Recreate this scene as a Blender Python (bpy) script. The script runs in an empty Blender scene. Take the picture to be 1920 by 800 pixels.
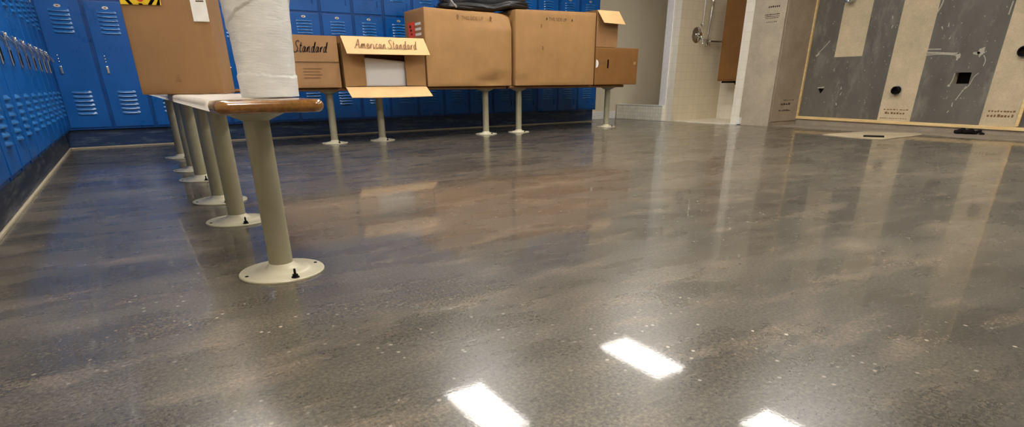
import bpy, bmesh, math, random
from mathutils import Vector, Matrix, noise
random.seed(7)
S = bpy.context.scene
COL = S.collection
PI = math.pi

# ------------------------------------------------------------------ materials
def new_mat(name):
    m = bpy.data.materials.new(name); m.use_nodes = True
    nt = m.node_tree
    b = nt.nodes['Principled BSDF']
    return m, nt, b
def srgb(r, g, b):
    f = lambda c: (c/255/12.92) if c/255 <= 0.04045 else ((c/255+0.055)/1.055)**2.4
    return (f(r), f(g), f(b), 1)
def N(nt, t, **kw):
    n = nt.nodes.new(t)
    for k, v in kw.items():
        if k in n.inputs.keys(): n.inputs[k].default_value = v
        else: setattr(n, k, v)
    return n
def ramp(nt, fac, stops, interp='LINEAR'):
    r = nt.nodes.new('ShaderNodeValToRGB'); r.color_ramp.interpolation = interp
    els = r.color_ramp.elements
    while len(els) < len(stops): els.new(0.5)
    for e, (p, c) in zip(els, stops):
        e.position = p; e.color = c if len(c) == 4 else (*c, 1)
    nt.links.new(fac, r.inputs[0]); return r
def mix(nt, fac, a, b, mode='MIX'):
    m = nt.nodes.new('ShaderNodeMix'); m.data_type = 'RGBA'; m.blend_type = mode
    for sock, v in ((0, fac), (6, a), (7, b)):
        if hasattr(v, 'is_output'): nt.links.new(v, m.inputs[sock])
        else: m.inputs[sock].default_value = v
    return m.outputs[2]
def coords(nt, scale=(1, 1, 1), rot=(0, 0, 0), kind='Object'):
    tc = nt.nodes.new('ShaderNodeTexCoord')
    mp = nt.nodes.new('ShaderNodeMapping')
    mp.inputs['Scale'].default_value = scale; mp.inputs['Rotation'].default_value = rot
    nt.links.new(tc.outputs[kind], mp.inputs[0]); return mp.outputs[0]
def worldpos(nt, scale=(1, 1, 1)):
    g = nt.nodes.new('ShaderNodeNewGeometry')
    mp = nt.nodes.new('ShaderNodeMapping'); mp.inputs['Scale'].default_value = scale
    nt.links.new(g.outputs['Position'], mp.inputs[0]); return mp.outputs[0]
def noi(nt, vec, scale, detail=4, rough=0.55):
    n = N(nt, 'ShaderNodeTexNoise', Scale=scale, Detail=detail, Roughness=rough)
    nt.links.new(vec, n.inputs['Vector']); return n.outputs['Fac']
def bump(nt, b, h, strength, dist):
    bp = N(nt, 'ShaderNodeBump', Strength=strength, Distance=dist)
    nt.links.new(h, bp.inputs['Height']); nt.links.new(bp.outputs[0], b.inputs['Normal'])

def plain(name, rgb, rough=0.5, metal=0.0, var=0.06, scale=30, bmp=0.0, spec=0.5, coat=0):
    m, nt, b = new_mat(name)
    v = coords(nt)
    f = noi(nt, v, scale)
    c = srgb(*rgb)
    lo = tuple(max(0, x*(1-var)) for x in c[:3]); hi = tuple(min(1, x*(1+var)) for x in c[:3])
    r = ramp(nt, f, [(0.3, lo), (0.7, hi)])
    nt.links.new(r.outputs[0], b.inputs['Base Color'])
    b.inputs['Roughness'].default_value = rough; b.inputs['Metallic'].default_value = metal
    b.inputs['Specular IOR Level'].default_value = spec
    b.inputs['Coat Weight'].default_value = coat; b.inputs['Coat Roughness'].default_value = 0.08
    if bmp: bump(nt, b, f, bmp, 0.01)
    return m

def mat_floor():
    m, nt, b = new_mat('polished_concrete')
    v = worldpos(nt)
    vs = worldpos(nt, (0.55, 1.3, 1))
    big = noi(nt, vs, 0.85, 5, 0.6)
    mid = noi(nt, worldpos(nt, (0.7, 1.5, 1)), 4.0, 6, 0.6)
    c1 = ramp(nt, big, [(0.36, srgb(69, 65, 59)), (0.5, srgb(83, 78, 69)), (0.64, srgb(99, 92, 80))])
    c2 = ramp(nt, mid, [(0.25, (0.78, 0.78, 0.78, 1)), (0.5, (1.0, 1.0, 1.0, 1)), (0.75, (1.34, 1.31, 1.26, 1))])
    col = mix(nt, 1.0, c1.outputs[0], c2.outputs[0], 'MULTIPLY')
    # warm worn streaks and pale scrape marks
    st = noi(nt, worldpos(nt, (1.4, 3.6, 1)), 2.1, 7, 0.68)
    sr = ramp(nt, st, [(0.52, (0, 0, 0, 1)), (0.74, (0.6, 0.6, 0.6, 1))])
    col = mix(nt, sr.outputs[0], col, srgb(138, 122, 104))
    # exposed sand and small stones
    fine = noi(nt, v, 130, 3, 0.8)
    fr = ramp(nt, fine, [(0.30, (0.30, 0.29, 0.28, 1)), (0.5, (1, 1, 1, 1)), (0.70, (2.0, 1.94, 1.84, 1))])
    col = mix(nt, 0.85, col, fr.outputs[0], 'MULTIPLY')
    vo = N(nt, 'ShaderNodeTexVoronoi', Scale=70.0); nt.links.new(v, vo.inputs['Vector'])
    sep = nt.nodes.new('ShaderNodeSeparateColor'); nt.links.new(vo.outputs['Color'], sep.inputs[0])
    pick = ramp(nt, sep.outputs[0], [(0.90, (0, 0, 0, 1)), (0.93, (1, 1, 1, 1))])
    near = ramp(nt, vo.outputs['Distance'], [(0.20, (1, 1, 1, 1)), (0.34, (0, 0, 0, 1))])
    patch = ramp(nt, noi(nt, v, 1.1, 3), [(0.45, (0, 0, 0, 1)), (0.62, (1, 1, 1, 1))])
    spk = mix(nt, 1.0, pick.outputs[0], near.outputs[0], 'MULTIPLY')
    spk = mix(nt, 1.0, spk, patch.outputs[0], 'MULTIPLY')
    stone = ramp(nt, sep.outputs[1], [(0.28, srgb(58, 54, 50)), (0.34, srgb(196, 186, 170))])
    col = mix(nt, spk, col, stone.outputs[0])
    nt.links.new(col, b.inputs['Base Color'])
    rr = ramp(nt, mid, [(0.3, (0.23, 0.23, 0.23, 1)), (0.7, (0.33, 0.33, 0.33, 1))])
    nt.links.new(rr.outputs[0], b.inputs['Roughness'])
    b.inputs['Specular IOR Level'].default_value = 0.36
    gl = mix(nt, 0.6, noi(nt, worldpos(nt, (0.8, 1.4, 1)), 2.4, 6, 0.65), fine)
    gw = ramp(nt, gl, [(0.3, (0.34, 0.34, 0.34, 1)), (0.65, (0.58, 0.58, 0.58, 1))])
    nt.links.new(gw.outputs[0], b.inputs['Coat Weight']); b.inputs['Coat Roughness'].default_value = 0.034
    b.inputs['Coat IOR'].default_value = 1.42
    h = noi(nt, v, 160, 3)
    bp = N(nt, 'ShaderNodeBump', Strength=0.10, Distance=0.0012)
    nt.links.new(h, bp.inputs['Height']); nt.links.new(bp.outputs[0], b.inputs['Normal'])
    bc = N(nt, 'ShaderNodeBump', Strength=0.035, Distance=0.001); nt.links.new(h, bc.inputs['Height'])
    nt.links.new(bc.outputs[0], b.inputs['Coat Normal'])
    return m

def mat_card(name, rgb, var=0.10, rough=0.62):
    m, nt, b = new_mat(name)
    a = noi(nt, coords(nt, (60, 60, 4)), 2.0, 3)
    w = noi(nt, coords(nt), 5.0, 5, 0.6)
    c = srgb(*rgb)
    r = ramp(nt, w, [(0.3, tuple(x*(1-var) for x in c[:3])), (0.7, tuple(min(1, x*(1+var)) for x in c[:3]))])
    r2 = ramp(nt, a, [(0.35, (0.975, 0.975, 0.975, 1)), (0.65, (1.02, 1.02, 1.02, 1))])
    col = mix(nt, 1.0, r.outputs[0], r2.outputs[0], 'MULTIPLY')
    nt.links.new(col, b.inputs['Base Color'])
    b.inputs['Roughness'].default_value = rough; b.inputs['Specular IOR Level'].default_value = 0.35
    bump(nt, b, mix(nt, 0.6, a, w), 0.12, 0.004)
    return m

def mat_wood(name, dark, light, axis, rough=0.22, coat=0.7):
    m, nt, b = new_mat(name)
    sc = (1.2, 22, 22) if axis == 'x' else (22, 1.2, 22)
    v = worldpos(nt, sc)
    g = noi(nt, v, 3.0, 6, 0.65)
    r = ramp(nt, g, [(0.3, srgb(*dark)), (0.7, srgb(*light))])
    nt.links.new(r.outputs[0], b.inputs['Base Color'])
    b.inputs['Roughness'].default_value = rough
    b.inputs['Coat Weight'].default_value = coat; b.inputs['Coat Roughness'].default_value = 0.12
    return m

def mat_blue(name, rgb, rough=0.3):
    m, nt, b = new_mat(name)
    w = noi(nt, worldpos(nt), 3.0, 6, 0.65)
    c = srgb(*rgb)
    r = ramp(nt, w, [(0.3, tuple(x*0.85 for x in c[:3])), (0.72, tuple(x*1.12 for x in c[:3]))])
    nt.links.new(r.outputs[0], b.inputs['Base Color'])
    r2 = ramp(nt, w, [(0.3, (rough-.06,)*3), (0.7, (rough+.1,)*3)])
    nt.links.new(r2.outputs[0], b.inputs['Roughness'])
    b.inputs['Specular IOR Level'].default_value = 0.38
    bump(nt, b, noi(nt, worldpos(nt), 7, 3), 0.06, 0.004)
    return m

def mat_scuffed(name, rgb, scuff):
    m, nt, b = new_mat(name)
    w = noi(nt, worldpos(nt, (1.2, 1.2, 9)), 4.0, 8, 0.72)
    f = ramp(nt, w, [(0.50, (0, 0, 0, 1)), (0.70, (1, 1, 1, 1))])
    col = mix(nt, f.outputs[0], srgb(*rgb), srgb(*scuff))
    nt.links.new(col, b.inputs['Base Color']); b.inputs['Roughness'].default_value = 0.42
    return m

def mat_tile(name, axis, size, tile, grout, rough=0.25, var=0.03):
    m, nt, b = new_mat(name)
    g = nt.nodes.new('ShaderNodeNewGeometry')
    sx = nt.nodes.new('ShaderNodeSeparateXYZ'); nt.links.new(g.outputs['Position'], sx.inputs[0])
    cb = nt.nodes.new('ShaderNodeCombineXYZ')
    nt.links.new(sx.outputs[{'x': 1, 'y': 0, 'z': 0}[axis]], cb.inputs[0])
    nt.links.new(sx.outputs[{'x': 2, 'y': 2, 'z': 1}[axis]], cb.inputs[1])
    br = nt.nodes.new('ShaderNodeTexBrick'); br.offset = 0.0
    nt.links.new(cb.outputs[0], br.inputs['Vector'])
    c = srgb(*tile)
    br.inputs['Color1'].default_value = tuple(x*(1-var) for x in c[:3]) + (1,)
    br.inputs['Color2'].default_value = tuple(min(1, x*(1+var)) for x in c[:3]) + (1,)
    br.inputs['Mortar'].default_value = srgb(*grout)
    br.inputs['Scale'].default_value = 1.0; br.inputs['Mortar Size'].default_value = size*0.035
    br.inputs['Brick Width'].default_value = size; br.inputs['Row Height'].default_value = size
    nt.links.new(br.outputs['Color'], b.inputs['Base Color']); b.inputs['Roughness'].default_value = rough
    return m

def mat_board(name, rgb, marks=True):          # cement backer board: speckled, slightly dusty
    m, nt, b = new_mat(name)
    v = worldpos(nt)
    w = noi(nt, v, 4.0, 8, 0.7); f = noi(nt, v, 90, 3, 0.6)
    c = srgb(*rgb)
    r = ramp(nt, w, [(0.3, tuple(x*0.82 for x in c[:3])), (0.7, tuple(x*1.14 for x in c[:3]))])
    r2 = ramp(nt, f, [(0.3, (0.9, 0.9, 0.9, 1)), (0.7, (1.08, 1.08, 1.08, 1))])
    col = mix(nt, 1.0, r.outputs[0], r2.outputs[0], 'MULTIPLY')
    nt.links.new(col, b.inputs['Base Color']); b.inputs['Roughness'].default_value = 0.8
    b.inputs['Specular IOR Level'].default_value = 0.25
    bump(nt, b, f, 0.15, 0.003)
    return m

def mat_membrane():                            # grey waterproof coat with plaster flecks and dusty streaks
    m, nt, b = new_mat('grey_membrane')
    v = worldpos(nt)
    w = noi(nt, worldpos(nt, (1, 1, 0.5)), 3.0, 6, 0.6)
    r = ramp(nt, w, [(0.3, srgb(84, 79, 72)), (0.7, srgb(108, 103, 93))])
    n1 = noi(nt, worldpos(nt, (1, 1.6, 0.8)), 11, 7, 0.72)
    f1 = ramp(nt, n1, [(0.645, (0, 0, 0, 1)), (0.70, (0.8, 0.8, 0.8, 1))])
    n2 = noi(nt, v, 2.2, 2)
    f2 = ramp(nt, n2, [(0.42, (0, 0, 0, 1)), (0.62, (1, 1, 1, 1))])
    ff = mix(nt, 1.0, f1.outputs[0], f2.outputs[0], 'MULTIPLY')
    col = mix(nt, ff, r.outputs[0], srgb(196, 190, 176))
    n3 = noi(nt, worldpos(nt, (1, 2.2, 0.9)), 2.6, 6, 0.7)
    f3 = ramp(nt, n3, [(0.52, (0, 0, 0, 1)), (0.72, (0.55, 0.55, 0.55, 1))])
    col = mix(nt, f3.outputs[0], col, srgb(150, 144, 132))
    nt.links.new(col, b.inputs['Base Color']); b.inputs['Roughness'].default_value = 0.55
    return m

def mat_emit(name, rgb, s):
    m, nt, b = new_mat(name)
    b.inputs['Base Color'].default_value = (0.9, 0.9, 0.9, 1)
    b.inputs['Emission Color'].default_value = (*rgb, 1); b.inputs['Emission Strength'].default_value = s
    return m

def mat_roll():
    m, nt, b = new_mat('white_wrap')
    w = noi(nt, coords(nt, (1, 1, 3.2)), 9, 7, 0.65); f = noi(nt, coords(nt, (1, 1, 8)), 40, 4)
    r = ramp(nt, w, [(0.3, srgb(214, 212, 208)), (0.7, srgb(238, 235, 229))])
    nt.links.new(r.outputs[0], b.inputs['Base Color']); b.inputs['Roughness'].default_value = 0.5
    bump(nt, b, mix(nt, 0.35, w, f), 0.35, 0.008)
    return m

M = dict(
    floor=mat_floor(),
    blue=mat_blue('blue_locker_paint', (0, 82, 156)),
    bluedark=mat_blue('blue_locker_frame', (0, 64, 130)),
    louvre=mat_blue('blue_louvre_lightened', (14, 100, 168), 0.26),  # door blue made paler, so the light louvres catch is in the colour
    kick=mat_scuffed('scuffed_navy_base', (12, 42, 80), (84, 102, 118)),
    kickl=mat_scuffed('scuffed_black_base', (28, 38, 52), (112, 116, 116)),
    caulk=plain('tan_caulk', (168, 156, 134), 0.7),
    chrome=plain('chrome', (214, 214, 212), 0.14, 1.0),
    plate=plain('number_plate_metal', (214, 208, 196), 0.3, 0.6),
    dark=plain('dark_rubber', (30, 27, 26), 0.8, spec=0.06),
    black=plain('black_cavity', (12, 10, 9), 0.9, spec=0.04),
    post=plain('beige_powder_coat', (152, 145, 120), 0.38, 0, 0.04),
    flange=plain('cream_powder_coat', (204, 196, 168), 0.35, 0, 0.05, 18),
    woody=mat_wood('varnished_bench_wood_along', (104, 64, 18), (146, 98, 34), 'y'),
    woodx=mat_wood('varnished_bench_wood_across', (104, 66, 32), (146, 98, 52), 'x'),
    card=mat_card('kraft_cardboard', (162, 122, 76)),
    card2=mat_card('kraft_cardboard_dull', (152, 114, 74)),
    carddark=mat_card('kraft_cardboard_brown', (132, 91, 46)),
    cardlight=mat_card('kraft_cardboard_highlight', (214, 176, 124)),  # paler kraft for flaps, their highlight put into the colour
    ink=plain('brown_ink', (62, 42, 26), 0.7),
    inklight=plain('faded_brown_ink', (120, 84, 50), 0.7),
    tape=plain('packing_tape', (178, 140, 92), 0.2),
    paper=plain('white_paper', (236, 232, 224), 0.6),
    sheet=plain('cream_cover_sheet', (248, 240, 226), 0.45, 0, 0.05, 8, 0.2),
    yellow=plain('label_yellow', (236, 196, 30), 0.45),
    red=plain('label_red', (206, 66, 22), 0.45),
    orange=plain('label_orange', (246, 84, 34), 0.45),
    roll=mat_roll(),
    ceramic=plain('white_glazed_ceramic', (232, 230, 226), 0.08, 0, 0.01, 5, 0, 0.6, 0.6),
    bag=plain('dark_grey_bag_cloth', (58, 58, 60), 0.45, 0, 0.2, 14, 0.25),
    bagblack=plain('black_bag_cloth', (22, 21, 22), 0.45, 0, 0.2, 20, 0.2),
    strap=plain('grey_webbing', (150, 150, 152), 0.5),
    paint=plain('beige_wall_paint', (226, 214, 190), 0.6, 0, 0.04, 1.2),
    frontpaint=plain('pale_wall_paint', (196, 188, 172), 0.7, 0, 0.03, 2),
    ceil=mat_tile('ceiling_tile', 'z', 0.6, (226, 222, 212), (190, 186, 178), 0.9),
    white=plain('white_trim', (236, 234, 230), 0.35),
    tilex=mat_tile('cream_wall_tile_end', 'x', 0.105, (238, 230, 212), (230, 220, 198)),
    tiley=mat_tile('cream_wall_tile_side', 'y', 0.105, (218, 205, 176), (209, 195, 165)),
    tilez=mat_tile('cream_floor_tile', 'z', 0.05, (244, 234, 212), (226, 214, 190)),
    curbtile=mat_tile('white_curb_mosaic', 'x', 0.05, (240, 234, 218), (206, 198, 180), 0.4, 0.06),
    board=mat_board('cement_board_tan', (196, 180, 150)),
    boardgrey=mat_board('cement_board_grey', (178, 165, 143)),
    boardb=mat_board('cement_board_brown', (172, 156, 134)),
    membrane=mat_membrane(),
    mortar=mat_board('rough_mortar', (150, 138, 122)),
    patch=mat_board('tan_mortar_patch', (180, 166, 138)),
    smear=plain('plaster_smear', (176, 168, 152), 0.8, 0, 0.1, 40),
    wood=mat_wood('pale_batten_wood', (206, 170, 112), (242, 216, 160), 'y', 0.55, 0.0),
    emit=mat_emit('fluorescent_diffuser', (1.0, 0.955, 0.89), 28.0),
)

lb = M['louvre'].node_tree.nodes['Principled BSDF']
lb.inputs['Coat Weight'].default_value = 0.9; lb.inputs['Coat Roughness'].default_value = 0.3; lb.inputs['Coat IOR'].default_value = 1.7

# ------------------------------------------------------------------ mesh helpers
def box(bm, x0, x1, y0, y1, z0, z1, mi=0):
    vs = [bm.verts.new(p) for p in ((x0,y0,z0),(x1,y0,z0),(x1,y1,z0),(x0,y1,z0),(x0,y0,z1),(x1,y0,z1),(x1,y1,z1),(x0,y1,z1))]
    fs = []
    for q in ((0,3,2,1),(4,5,6,7),(0,1,5,4),(1,2,6,5),(2,3,7,6),(3,0,4,7)):
        f = bm.faces.new([vs[i] for i in q]); f.material_index = mi; fs.append(f)
    return vs, fs
def bevel(bm, w, seg=2):
    bmesh.ops.bevel(bm, geom=list(bm.edges), offset=w, segments=seg, profile=0.7, affect='EDGES', clamp_overlap=True)
def lathe(bm, prof, n=32, c=(0, 0), axis='z', closed=False, mi=0):
    rings = []
    for r, z in prof:
        ring = []
        if r < 1e-6:
            ring = [bm.verts.new((c[0], c[1], z))]*n
        else:
            for i in range(n):
                a = 2*PI*i/n
                ring.append(bm.verts.new((c[0]+r*math.cos(a), c[1]+r*math.sin(a), z)))
        rings.append(ring)
    for a, b in zip(rings, rings[1:]):
        for i in range(n):
            j = (i+1) % n
            q = []
            for v in (a[i], a[j], b[j], b[i]):
                if v not in q: q.append(v)
            if len(q) >= 3:
                try: f = bm.faces.new(q); f.material_index = mi
                except ValueError: pass
    return rings
def tube(bm, pts, r, n=10, cap=True):
    pts = [Vector(p) for p in pts]; rings = []
    for i, p in enumerate(pts):
        d = (pts[min(i+1, len(pts)-1)] - pts[max(i-1, 0)]).normalized()
        ref = Vector((0, 0, 1)) if abs(d.z) < 0.9 else Vector((1, 0, 0))
        a = d.cross(ref).normalized(); b = d.cross(a)
        rr = r[i] if isinstance(r, (list, tuple)) else r
        rings.append([bm.verts.new(p + a*rr*math.cos(2*PI*k/n) + b*rr*math.sin(2*PI*k/n)) for k in range(n)])
    for A, B in zip(rings, rings[1:]):
        for k in range(n): bm.faces.new((A[k], A[(k+1) % n], B[(k+1) % n], B[k]))
    if cap:
        bm.faces.new(rings[0][::-1]); bm.faces.new(rings[-1])
def smooth_path(p, n=8):
    p = [Vector(q) for q in p]; out = []
    for i in range(len(p)-1):
        a = p[max(i-1, 0)]; b = p[i]; c = p[i+1]; d = p[min(i+2, len(p)-1)]
        for k in range(n):
            t = k/n
            out.append(0.5*((2*b)+(c-a)*t+(2*a-5*b+4*c-d)*t*t+(3*b-a-3*c+d)*t**3))
    out.append(p[-1]); return out
def prism(bm, poly, y0, y1, mi=0, axis='y'):
    def P(u, v, w): return (u, w, v) if axis == 'y' else ((w, u, v) if axis == 'x' else (u, v, w))
    a = [bm.verts.new(P(u, v, y0)) for u, v in poly]; b = [bm.verts.new(P(u, v, y1)) for u, v in poly]
    n = len(poly)
    for f in (a, b[::-1]):
        g = bm.faces.new(f); g.material_index = mi
    for i in range(n):
        g = bm.faces.new((a[i], b[i], b[(i+1) % n], a[(i+1) % n])); g.material_index = mi
def finish(bm):
    bmesh.ops.recalc_face_normals(bm, faces=bm.faces)
def obj(name, bm, mats, parent=None, loc=(0, 0, 0), rotz=0, smooth=False, auto=None):
    finish(bm)
    me = bpy.data.meshes.new(name); bm.to_mesh(me); bm.free()
    for m in (mats if isinstance(mats, (list, tuple)) else [mats]): me.materials.append(m)
    if smooth or auto:
        for p in me.polygons: p.use_smooth = True
    if auto:
        try: me.set_sharp_from_angle(angle=math.radians(auto))
        except Exception: pass
    o = bpy.data.objects.new(name, me); COL.objects.link(o)
    o.location = loc; o.rotation_euler = (0, 0, rotz)
    if parent: o.parent = parent
    return o
def tag(o, label, cat, group=None):
    o['label'] = label; o['category'] = cat
    if group: o['group'] = group
    return o
def thing(name, label, cat, loc=(0, 0, 0), rotz=0, group=None):
    o = bpy.data.objects.new(name, None); COL.objects.link(o)
    o.empty_display_size = 0.05
    o.location = loc; o.rotation_euler = (0, 0, rotz)
    return tag(o, label, cat, group)
def struct(name, bm, mats, parent=None, **kw):
    o = obj(name, bm, mats, parent, **kw)
    if not parent: o['kind'] = 'structure'
    return o
def dup(o, parent=None):
    c = o.copy(); COL.objects.link(c)
    if parent: c.parent = parent
    for ch in list(o.children): dup(ch, c)
    return c
def B(): return bmesh.new()
def bx(*a, bev=0, seg=2):
    bm = B(); box(bm, *a)
    if bev: bevel(bm, bev, seg)
    return bm
def ribbon(bm, pts, w, plane, off):
    """flat stroke of width w along 2-D pts; plane maps (u, v) to xyz"""
    P = smooth_path([(p[0], p[1], 0) for p in pts], 5); L = []; R = []
    for i, p in enumerate(P):
        d = (P[min(i+1, len(P)-1)]-P[max(i-1, 0)])
        if d.length < 1e-9: d = Vector((1, 0, 0))
        d.normalize(); n = Vector((-d.y, d.x, 0))*w/2
        L.append(bm.verts.new(plane(p.x+n.x, p.y+n.y))); R.append(bm.verts.new(plane(p.x-n.x, p.y-n.y)))
    for i in range(len(P)-1): bm.faces.new((R[i], R[i+1], L[i+1], L[i]))

# ------------------------------------------------------------------ the room
XL, YB, XR, ZC = -0.86, 6.78, 7.25, 2.6
RW = 7.05                               # right-hand tiled-to-be wall
struct('floor', bx(XL-.1, XR+.1, -2.3, YB+.1, -0.12, 0), M['floor'])
bm = B(); box(bm, XL-.1, XR+.1, -2.3, YB+.1, ZC, ZC+.1)
struct('ceiling', bm, M['ceil'])
struct('wall_left', bx(XL-.1, XL, -2.2, YB, 0, ZC), M['frontpaint'])
struct('wall_back', bx(XL-.1, XR+.1, YB, YB+.1, 0, ZC), M['paint'])
struct('wall_front', bx(XL-.1, XR+.1, -2.3, -2.2, 0, ZC), M['frontpaint'])
struct('wall_shower', bx(XR, XR+.1, 4.6, YB, 0, ZC), M['tilex'])
# white cove base on the painted wall beside the lockers
bm = B(); box(bm, 5.56, 6.24, YB-.02, YB, 0.0, 0.105); bevel(bm, .006)
struct('baseboard_back', bm, M['white'])

# right wall: board with a cut opening, faces divided along the painted coats
HY0, HY1, HZ0, HZ1 = 2.589, 2.726, 0.462, 0.566
coat = [(-2.2, 2.10, 0, 2.6), (2.404, 3.03, 0, 2.6), (3.365, 3.68, 0, 2.6), (3.68, 3.995, 0, 0.752), (3.995, 4.33, 0, 2.6)]
ys = sorted({-2.2, 2.10, 2.404, HY0, HY1, 3.03, 3.365, 3.68, 3.995, 4.33})
zs = sorted({0.0, HZ0, HZ1, 0.752, 2.6})
bm = B()
for y0, y1 in zip(ys, ys[1:]):
    for z0, z1 in zip(zs, zs[1:]):
        if y0 == HY0 and z0 == HZ0:
            continue
        cy, cz = (y0+y1)/2, (z0+z1)/2
        mi = 1 if any(a <= cy <= b and c <= cz <= d for a, b, c, d in coat) else 0
        f = bm.faces.new([bm.verts.new(p) for p in ((RW, y0, z0), (RW, y0, z1), (RW, y1, z1), (RW, y1, z0))]); f.material_index = mi
bmesh.ops.remove_doubles(bm, verts=bm.verts, dist=1e-5)
# opening: reveals and dark cavity
for a, b in (((HY0, HZ0), (HY1, HZ0)), ((HY1, HZ0), (HY1, HZ1)), ((HY1, HZ1), (HY0, HZ1)), ((HY0, HZ1), (HY0, HZ0))):
    f = bm.faces.new([bm.verts.new(p) for p in ((RW, *a), (RW, *b), (RW+.08, *b), (RW+.08, *a))]); f.material_index = 2
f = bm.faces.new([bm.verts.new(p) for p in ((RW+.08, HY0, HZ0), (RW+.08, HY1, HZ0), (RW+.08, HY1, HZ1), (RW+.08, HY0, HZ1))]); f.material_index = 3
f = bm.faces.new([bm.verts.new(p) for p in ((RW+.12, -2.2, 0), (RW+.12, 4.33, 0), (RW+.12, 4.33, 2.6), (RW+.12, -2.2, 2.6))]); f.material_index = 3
me_fix = bm
finish_wall = bpy.data.meshes.new('wall_right'); bm.to_mesh(finish_wall); bm.free()
for k in ('board', 'membrane', 'boardgrey', 'black'): finish_wall.materials.append(M[k])
wr = bpy.data.objects.new('wall_right', finish_wall); COL.objects.link(wr); wr['kind'] = 'structure'
# plaster smears trowelled over joints and holes
bm = B()
def onwall(u, v): return (RW-.003, u, v)
rnd = random.Random(3)
def blob(cy, cz, ry, rz, n=11, jag=.45, rot=0):
    pts = []
    for i in range(n):
        a = 2*PI*i/n; r = 1-jag*rnd.random()
        y, z = ry*r*math.cos(a), rz*r*math.sin(a)
        pts.append((cy+y*math.cos(rot)-z*math.sin(rot), cz+y*math.sin(rot)+z*math.cos(rot)))
    prism(bm, pts, RW-.003, RW-.0005, axis='x')
def stroke(pts, w): ribbon(bm, pts, w, onwall, 0)
stroke([(3.04, .758), (2.93, .752), (2.80, .741), (2.745, .742)], .016)
stroke([(3.03, .79), (2.96, .787), (2.91, .785)], .010)
stroke([(3.04, .735), (2.9, .738), (2.76, .725)], .007)
blob(2.745, .715, .022, .045); blob(2.56, .745, .05, .05, 13, .6); blob(2.59, .735, .04, .02)
stroke([(2.53, .715), (2.505, .67), (2.51, .62)], .008)
stroke([(2.53, .56), (2.56, .52), (2.585, .44), (2.63, .40)], .006)
stroke([(2.60, .44), (2.63, .38), (2.66, .31)], .009)
stroke([(2.73, .56), (2.735, .5), (2.75, .45)], .008)
blob(2.755, .447, .02, .014)
for k in range(110):
    yc = rnd.choice([rnd.uniform(2.43, 3.0), rnd.uniform(2.43, 3.0), rnd.uniform(3.38, 3.67), rnd.uniform(3.7, 4.3)])
    zc = rnd.choice([rnd.uniform(.15, .73), rnd.uniform(.7, 1.25)]) if yc < 3.0 or yc > 4.0 else rnd.uniform(.2, 1.2)
    if 2.55 < yc < 2.76 and .42 < zc < .6: continue
    if 3.68 < yc < 4.0 and zc > .74: continue
    blob(yc, zc, rnd.uniform(.0015, .006), rnd.uniform(.002, .009), 7, .6)
for (yc, zc) in ((3.84, .42), (3.83, .36), (3.86, .25), (3.45, 1.12), (3.43, 1.02), (2.68, .27), (2.70, .2), (2.95, .98), (2.90, 1.0), (2.86, .88)):
    blob(yc, zc, .008, .026, 9, .7, rnd.uniform(-.6, .6))
stroke([(4.20, .80), (4.14, .86), (4.08, .93)], .008); stroke([(4.22, .77), (4.18, .80)], .02)
stroke([(3.04, 1.1), (3.01, 1.18), (3.0, 1.25)], .012); stroke([(2.43, 1.05), (2.425, 1.16)], .010)
sm = obj('plaster_smear', bm, M['smear'], wr); sm['kind'] = 'stuff'
# printed marks on the bare boards (unreadable rows in the photo: plain dashes)
bm = B()
def dashes(y0, y1, z, h, n, seed):
    r = random.Random(seed); y = y1
    for i in range(n):
        w = (y1-y0)/n*r.uniform(.5, .85); yy = y1-(y1-y0)*i/n
        box(bm, RW-.0012, RW-.0004, yy-w, yy, z, z+h*r.uniform(.6, 1))
dashes(3.06, 3.32, .20, .012, 8, 1); dashes(3.09, 3.30, .160, .022, 7, 2); dashes(3.06, 3.34, .112, .008, 12, 5)
dashes(2.14, 2.36, .21, .018, 9, 3); dashes(2.14, 2.36, .165, .028, 8, 4)
obj('printed_mark', bm, M['inklight'], wr)

# pale battens that frame the right wall
struct('trim_1', bx(RW-.028, RW, 4.302, 4.33, .078, 2.4, bev=.003), M['wood'])
bm = B(); vs, _ = box(bm, RW-.03, RW, -.6, 4.33, .070, .100)
for v in vs:
    if v.co.y < 0: v.co.z -= .038
struct('trim_2', bm, M['wood'])
bm = B(); vs, _ = box(bm, RW-.02, RW, 2.085, 2.112, .09, 2.4); bevel(bm, .003)
struct('trim_3', bm, M['wood'])
# rough sill under the batten, unfinished strip of floor and tan levelling patch
bm = B(); box(bm, RW-.012, RW, -2.2, 4.33, 0, .072)
struct('baseboard_right', bm, M['mortar'])
bm = B(); rnd = random.Random(5); poly = [(RW, -1.2), (RW, 4.33)]
y = 4.33
while y > -1.2:
    poly.append((6.52+.10*noise.noise(Vector((y*1.7, 2, 0)))+.03*rnd.random(), y)); y -= .12
prism(bm, poly, 0.0003, .003, axis='z'); 
struct('floor_strip', bm, M['mortar'])
bm = B(); P = [(5.81, 3.268), (5.98, 3.27), (6.2, 3.26), (6.45, 3.21), (6.6, 3.14), (6.66, 2.95), (6.68, 2.75), (6.45, 2.66), (6.1, 2.66), (5.86, 2.66), (5.76, 2.70), (5.73, 2.80), (5.75, 2.98), (5.78, 3.12)]
P = [(q.x+.02*noise.noise(q*9), q.y+.02*noise.noise(q*9+Vector((5, 0, 0)))) for q in smooth_path([(*p, 0) for p in P+P[:1]], 6)[:-1]]
prism(bm, P, 0.0004, .0045, axis='z')
struct('floor_patch', bm, M['patch'])

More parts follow.
